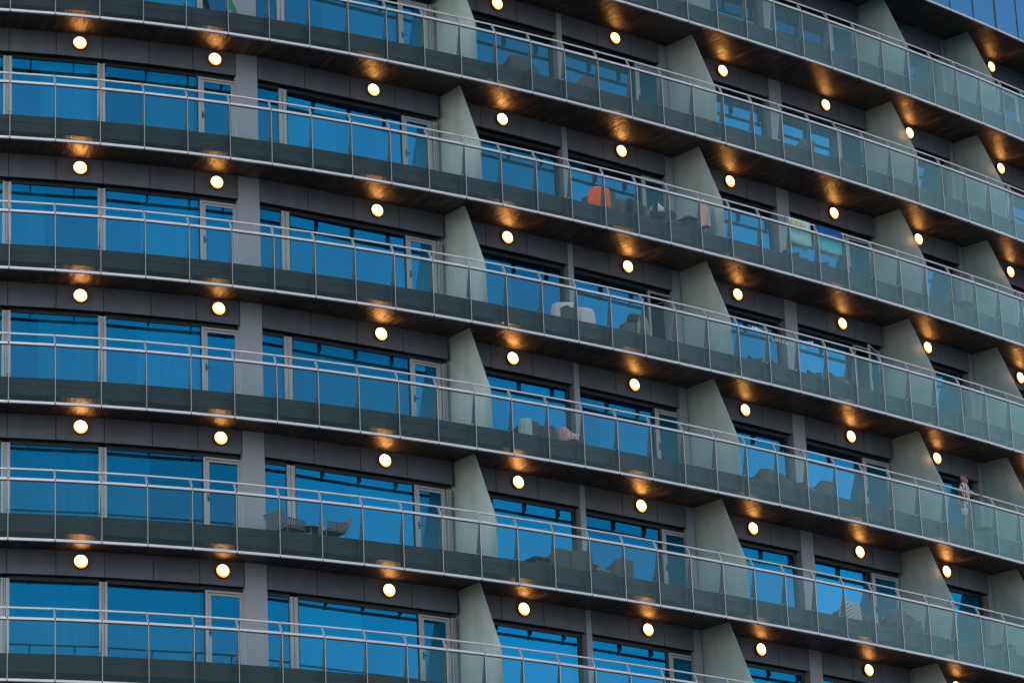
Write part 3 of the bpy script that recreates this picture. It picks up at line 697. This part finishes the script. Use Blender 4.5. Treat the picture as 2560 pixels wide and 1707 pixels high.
# slatted armchairs with a round table (k = -4)
def slat_chair():
    e = empty('slatted_armchair', Vector((0, 0, 0)))
    lean = .16
    def back(u, z): return Vector((u, .27 + lean * max(0, (z - .34)) / .40, z))
    b = MB()
    for i in range(10):
        u = -.28 + .56 * i / 9; b.tube([back(u, .36), back(u * 1.05, .76)], .020, 6)
    b.tube([back(-.31, .76), back(.31, .76)], .018, 8); b.tube([back(-.30, .36), back(.30, .36)], .016, 8)
    b.build('backrest', M['slat'], e)
    for x in (-.30, .30):
        b = MB()
        for i in range(8):
            y = -.26 + .48 * i / 7; b.tube([Vector((x, y, .36)), Vector((x * 1.06, y * 1.02, .56))], .020, 6)
        b.tube([Vector((x * 1.06, -.29, .56)), Vector((x * 1.06, .30, .57))], .017, 8); b.build('armrest', M['slat'], e)
    b = MB(); b.box(-.31, .31, -.29, .27, .31, .345); b.build('seat', M['slat'], e, bevel=.008)
    b = MB(); b.box(-.28, .28, -.27, .25, .346, .43); b.build('cushion', M['cushion'], e, bevel=.025)
    for x in (-.29, .29):
        for y in (-.27, .25): b = MB(); b.tube([Vector((x, y, .33)), Vector((x * 1.03, y * 1.05, 0))], .014, 6); b.build('leg', M['slat'], e)
    return e
c1 = slat_chair(); c2 = copy_tree(c1)
c1.scale = c2.scale = (.95, .95, .82)
place(c1, 6.62, .98, -4, R(108)); tag(c1, 'brown slatted armchair left of the small round table', 'chair', 'brown slatted armchairs')
place(c2, 7.62, .90, -4, R(-82)); tag(c2, 'brown slatted armchair right of the small round table', 'chair', 'brown slatted armchairs')
e = empty('round_table', Vector((0, 0, 0)))
b = MB(); b.lathe([(.001, .46), (.27, .46), (.285, .45), (.285, .43), (.26, .425), (.001, .425)], 'z', 32); b.build('table_top', M['slat'], e)
for i in range(3):
    a = 2 * math.pi * i / 3 + .5; b = MB(); b.tube([Vector((.19 * math.cos(a), .19 * math.sin(a), .43)), Vector((.24 * math.cos(a), .24 * math.sin(a), 0))], .015, 6); b.build('leg', M['slat'], e)
e.scale = (1, 1, .80)
place(e, 7.10, .95, -4); tag(e, 'small round table between two brown slatted armchairs', 'table')

# green foam tube leaning on the pale pillar (k = 0)
b = MB(); b.tube([W(5.62 - .0 * t, 0, 0) if False else W(5.00 + .52 * (1 - (t - 1) ** 2 * 1.0), .75 + .45 * (1 - t), H_FLR + .01 + 1.45 * (1 - t), 0) for t in [i / 10 for i in range(11)]], .065, 12)
tag(b.build('foam_tube', M['green'], None, org=W(5.5, .75, H_FLR, 0), smooth=True), 'dark green curved foam tube leaning in front of the pale pillar', 'foam tube')

# garland of white letters behind the glass (k = -2): its words are not legible, seen from the back
M['paper'] = fab('white_paper', (.9, .9, .92))
txt = 'MOAMY JIM NCNG V JFLA'
ge = empty('letter_garland', W(20.4, .10, 1.36, -2)); go = ge.location.copy()
def sag(u): return 1.475 - .11 * (1 - (2 * u - 1) ** 2)
b = MB(); b.tube([W(19.55 + 2.1 * u, .075, sag(u), -2) for u in [i / 20 for i in range(21)]], .003, 5); b.build('string', M['paper'], ge, org=W(19.4, .1, 1.36, -2))
i = 0
for ci, ch_ in enumerate(txt):
    u = (ci + .5) / len(txt); s = 19.58 + 2.04 * u
    if ch_ == ' ': continue
    cu = bpy.data.curves.new('letter', 'FONT'); cu.body = ch_; cu.size = .185; cu.extrude = .003; cu.align_x = 'CENTER'; cu.offset = .009
    to = bpy.data.objects.new('letter', cu); col.objects.link(to)
    dg = bpy.context.evaluated_depsgraph_get(); me = bpy.data.meshes.new_from_object(to.evaluated_get(dg)); bpy.data.objects.remove(to)
    me.materials.clear(); me.materials.append(M['paper'])
    lo = bpy.data.objects.new('letter', me); col.objects.link(lo); lo.parent = ge
    th = heading(s); p = W(s, .07, sag(u) - .135, -2) - go
    X = Vector((-math.cos(th), -math.sin(th), 0)); Z = Vector((0, 0, 1)); Y = X.cross(Z) * -1   # mirrored reading direction: faces the room
    rot = Matrix((X, Z, X.cross(Z))).transposed().to_4x4()
    lo.matrix_local = Matrix.Translation(p) @ rot @ Matrix.Rotation(R(((ci * 37) % 13) - 6), 4, 'Z')
tag(ge, 'garland of white paper letters strung behind the glass, seen from its back', 'garland')

# ------------------------------------------------------------------ the person (k = -3)
def person():
    root = empty('person', W(27.50, .55, H_FLR + .002, -3), heading(27.5), 'person in a brown and white striped shirt and white shorts leaning on the handrail', 'person')
    A = R(32); ca, sa = math.cos(A), math.sin(A)
    def B(x, y, z): return Vector((x * ca - y * sa, x * sa + y * ca, z))   # body faces -y, turned towards +x
    sk = pbr('sunburnt_skin', (.40, .17, .11), .5, 0, .12, 12)
    V = []; E_ = []; Rr = []
    def add(p, r_, par=None):
        V.append(p); Rr.append(r_ if isinstance(r_, tuple) else (r_, r_))
        if par is not None: E_.append((par, len(V) - 1))
        return len(V) - 1
    pel = add(B(0, .02, .80), (.135, .10)); wa = add(B(0, .01, .94), (.125, .10), pel); ch1 = add(B(0, .0, 1.10), (.145, .105), wa); ch2 = add(B(0, -.01, 1.24), (.125, .09), ch1)
    nk = add(B(0, -.015, 1.335), (.052, .052), ch2); jaw = add(B(0, -.035, 1.40), (.060, .066), nk); hd = add(B(0, -.03, 1.475), (.072, .085), jaw); tp = add(B(0, -.02, 1.535), (.058, .064), hd)
    no = add(B(.02, -.122, 1.455), (.012, .012), hd)
    for x in (-.076, .076): add(B(x, -.015, 1.46), (.012, .018), hd)
    # legs
    for sx, fx, fy in ((-1, -.02, .02), (1, .05, -.04)):
        hp = add(B(sx * .085, .02, .74), (.085, .085), pel); kn = add(B(sx * .10 + fx * .5, fy * .5 - .01, .42), (.052, .055), hp); ak = add(B(sx * .10 + fx, fy + .02, .075), (.033, .035), kn)
        he = add(B(sx * .10 + fx, fy - .03, .035), (.032, .03), ak); add(B(sx * .115 + fx, fy - .15, .025), (.032, .018), he)
    # right arm hangs
    sh = add(B(-.175, .0, 1.265), .055, ch2); el = add(B(-.245, .03, 1.01), .040, sh); wr = add(B(-.235, -.05, .79), .026, el)
    pa = add(B(-.232, -.065, .725), (.030, .018), wr)
    for i, (dx, ln) in enumerate(((-.024, .055), (-.008, .068), (.008, .064), (.022, .05))):
        f1 = add(B(-.232 + dx * .6, -.075 + dx * .2, .69), .0095, pa); f2 = add(B(-.230 + dx * .9, -.088, .69 - ln * .55), .0085, f1); add(B(-.228 + dx, -.083, .69 - ln), .0075, f2)
    t_ = add(B(-.215, -.095, .725), .010, pa); add(B(-.212, -.112, .695), .0085, t_)
    # left arm reaches out to the handrail, which runs along local x at y = -.41, z = .953
    hr = Vector((.10, -.41, .953))
    sh = add(B(.175, -.01, 1.265), .055, ch2); el = add(Vector((.245, -.10, 1.06)), .040, sh); wr = add(hr + Vector((.015, .105, .050)), .026, el)
    pa = add(hr + Vector((.0, .045, .048)), (.032, .017), wr)
    for i, (dx, q) in enumerate(((-.036, .9), (-.012, 1), (.012, 1), (.036, .85))):
        f1 = add(hr + Vector((dx * .7, .004, .040)), .0095, pa); f2 = add(hr + Vector((dx, -.036 * q, .018)), .0088, f1); add(hr + Vector((dx, -.032 * q, -.018)), .0078, f2)
    t_ = add(hr + Vector((-.045, .045, .022)), .010, pa); add(hr + Vector((-.038, .032, -.012)), .0085, t_)
    me = bpy.data.meshes.new('body'); me.from_pydata([tuple(v) for v in V], E_, []); me.materials.append(sk)
    ob = bpy.data.objects.new('body', me); col.objects.link(ob); ob.parent = root
    mod = ob.modifiers.new('skin', 'SKIN'); mod.use_smooth_shade = True
    for i, v in enumerate(me.skin_vertices[0].data): v.radius = Rr[i]; v.use_root = (i == 0)
    sub = ob.modifiers.new('sub', 'SUBSURF'); sub.levels = 2; sub.render_levels = 2
    # shirt: loose rings around the torso, with sleeves
    shirt = fab('striped_shirt_cloth', (.88, .84, .86), c2=(.12, .065, .065), sc=4.6)
    b = MB(); rings = []; n = 28
    for z, rx, ry, y0 in ((.66, .185, .150, .02), (.78, .182, .148, .02), (.92, .176, .142, .01), (1.06, .185, .140, .0), (1.18, .190, .130, -.005), (1.26, .178, .112, -.01), (1.305, .125, .085, -.012), (1.335, .075, .070, -.015)):
        rings.append([B(rx * math.cos(t) * (1 + .03 * math.sin(5 * t)), y0 + ry * math.sin(t) * (1 + .04 * math.sin(7 * t + z * 9)), z) for t in [2 * math.pi * j / n for j in range(n)]])
    for p, q in zip(rings, rings[1:]):
        for j in range(n): b.quad(p[j], p[(j + 1) % n], q[(j + 1) % n], q[j])
    b.tube([B(-.13, 0, 1.275), B(-.20, .01, 1.22), B(-.250, .028, 1.07)], [.075, .080, .078], 14); b.tube([B(.13, -.01, 1.275), B(.19, -.01, 1.22), Vector((.235, -.05, 1.10))], [.075, .080, .076], 14)
    b.build('shirt', shirt, root, smooth=True)
    wh = fab('white_cotton', (.85, .83, .86))
    b = MB(); b.tube([B(0, .02, .86), B(0, .02, .72)], [.15, .155], 18)
    b.tube([B(-.08, .02, .76), B(-.10, .01, .47)], [.095, .098], 16); b.tube([B(.08, .02, .76), B(.12, -.01, .47)], [.095, .098], 16)
    b.build('shorts', wh, root, smooth=True)
    gl = pbr('dark_sunglasses', (.01, .01, .012), .15)
    b = MB(); b.box(-.068, -.006, -.135, -.112, 1.462, 1.498, M=None); b.box(.006, .068, -.135, -.112, 1.462, 1.498); b.box(-.006, .006, -.133, -.12, 1.480, 1.492)
    b.box(-.082, -.072, -.125, .0, 1.478, 1.490); b.box(.072, .082, -.125, .0, 1.478, 1.490); b.box(-.08, -.06, -.13, -.115, 1.478, 1.490); b.box(.06, .08, -.13, -.115, 1.478, 1.490)
    b.v = [B(p.x + .006, p.y, p.z) for p in b.v]; b.build('sunglasses', gl, root)
    hair = pbr('short_grey_hair', (.34, .24, .20), .9, 0, .3, 60, bump=.5)
    def cap(rx, ry, rz, c, cond, m, name):
        b = MB(); nu, nv = 22, 12
        def q(i, j):
            t = 2 * math.pi * i / nu; f = math.pi * j / nv; return Vector((c[0] + rx * math.cos(t) * math.sin(f), c[1] + ry * math.sin(t) * math.sin(f), c[2] + rz * math.cos(f)))
        for i in range(nu):
            for j in range(nv):
                p = [q(i, j), q(i + 1, j), q(i + 1, j + 1), q(i, j + 1)]; mid = (p[0] + p[1] + p[2] + p[3]) / 4
                if cond(mid - Vector(c)): b.quad(*[B(*x) for x in p])
        o = b.build(name, m, root, smooth=True); so = o.modifiers.new('t', 'SOLIDIFY'); so.thickness = .008; return o
    cap(.081, .093, .078, (0, -.02, 1.475), lambda v: v.y > -.01 and v.z < .052, hair, 'hair')
    cap(.072, .070, .060, (0, -.048, 1.405), lambda v: v.y < .0 and v.z < .016, hair, 'beard')
    mo = pbr('lips', (.28, .09, .07), .5); b = MB(); b.box(-.022, .022, -.122, -.108, 1.418, 1.427); b.v = [B(p.x, p.y, p.z) for p in b.v]; b.build('mouth', mo, root)
    return root
person()
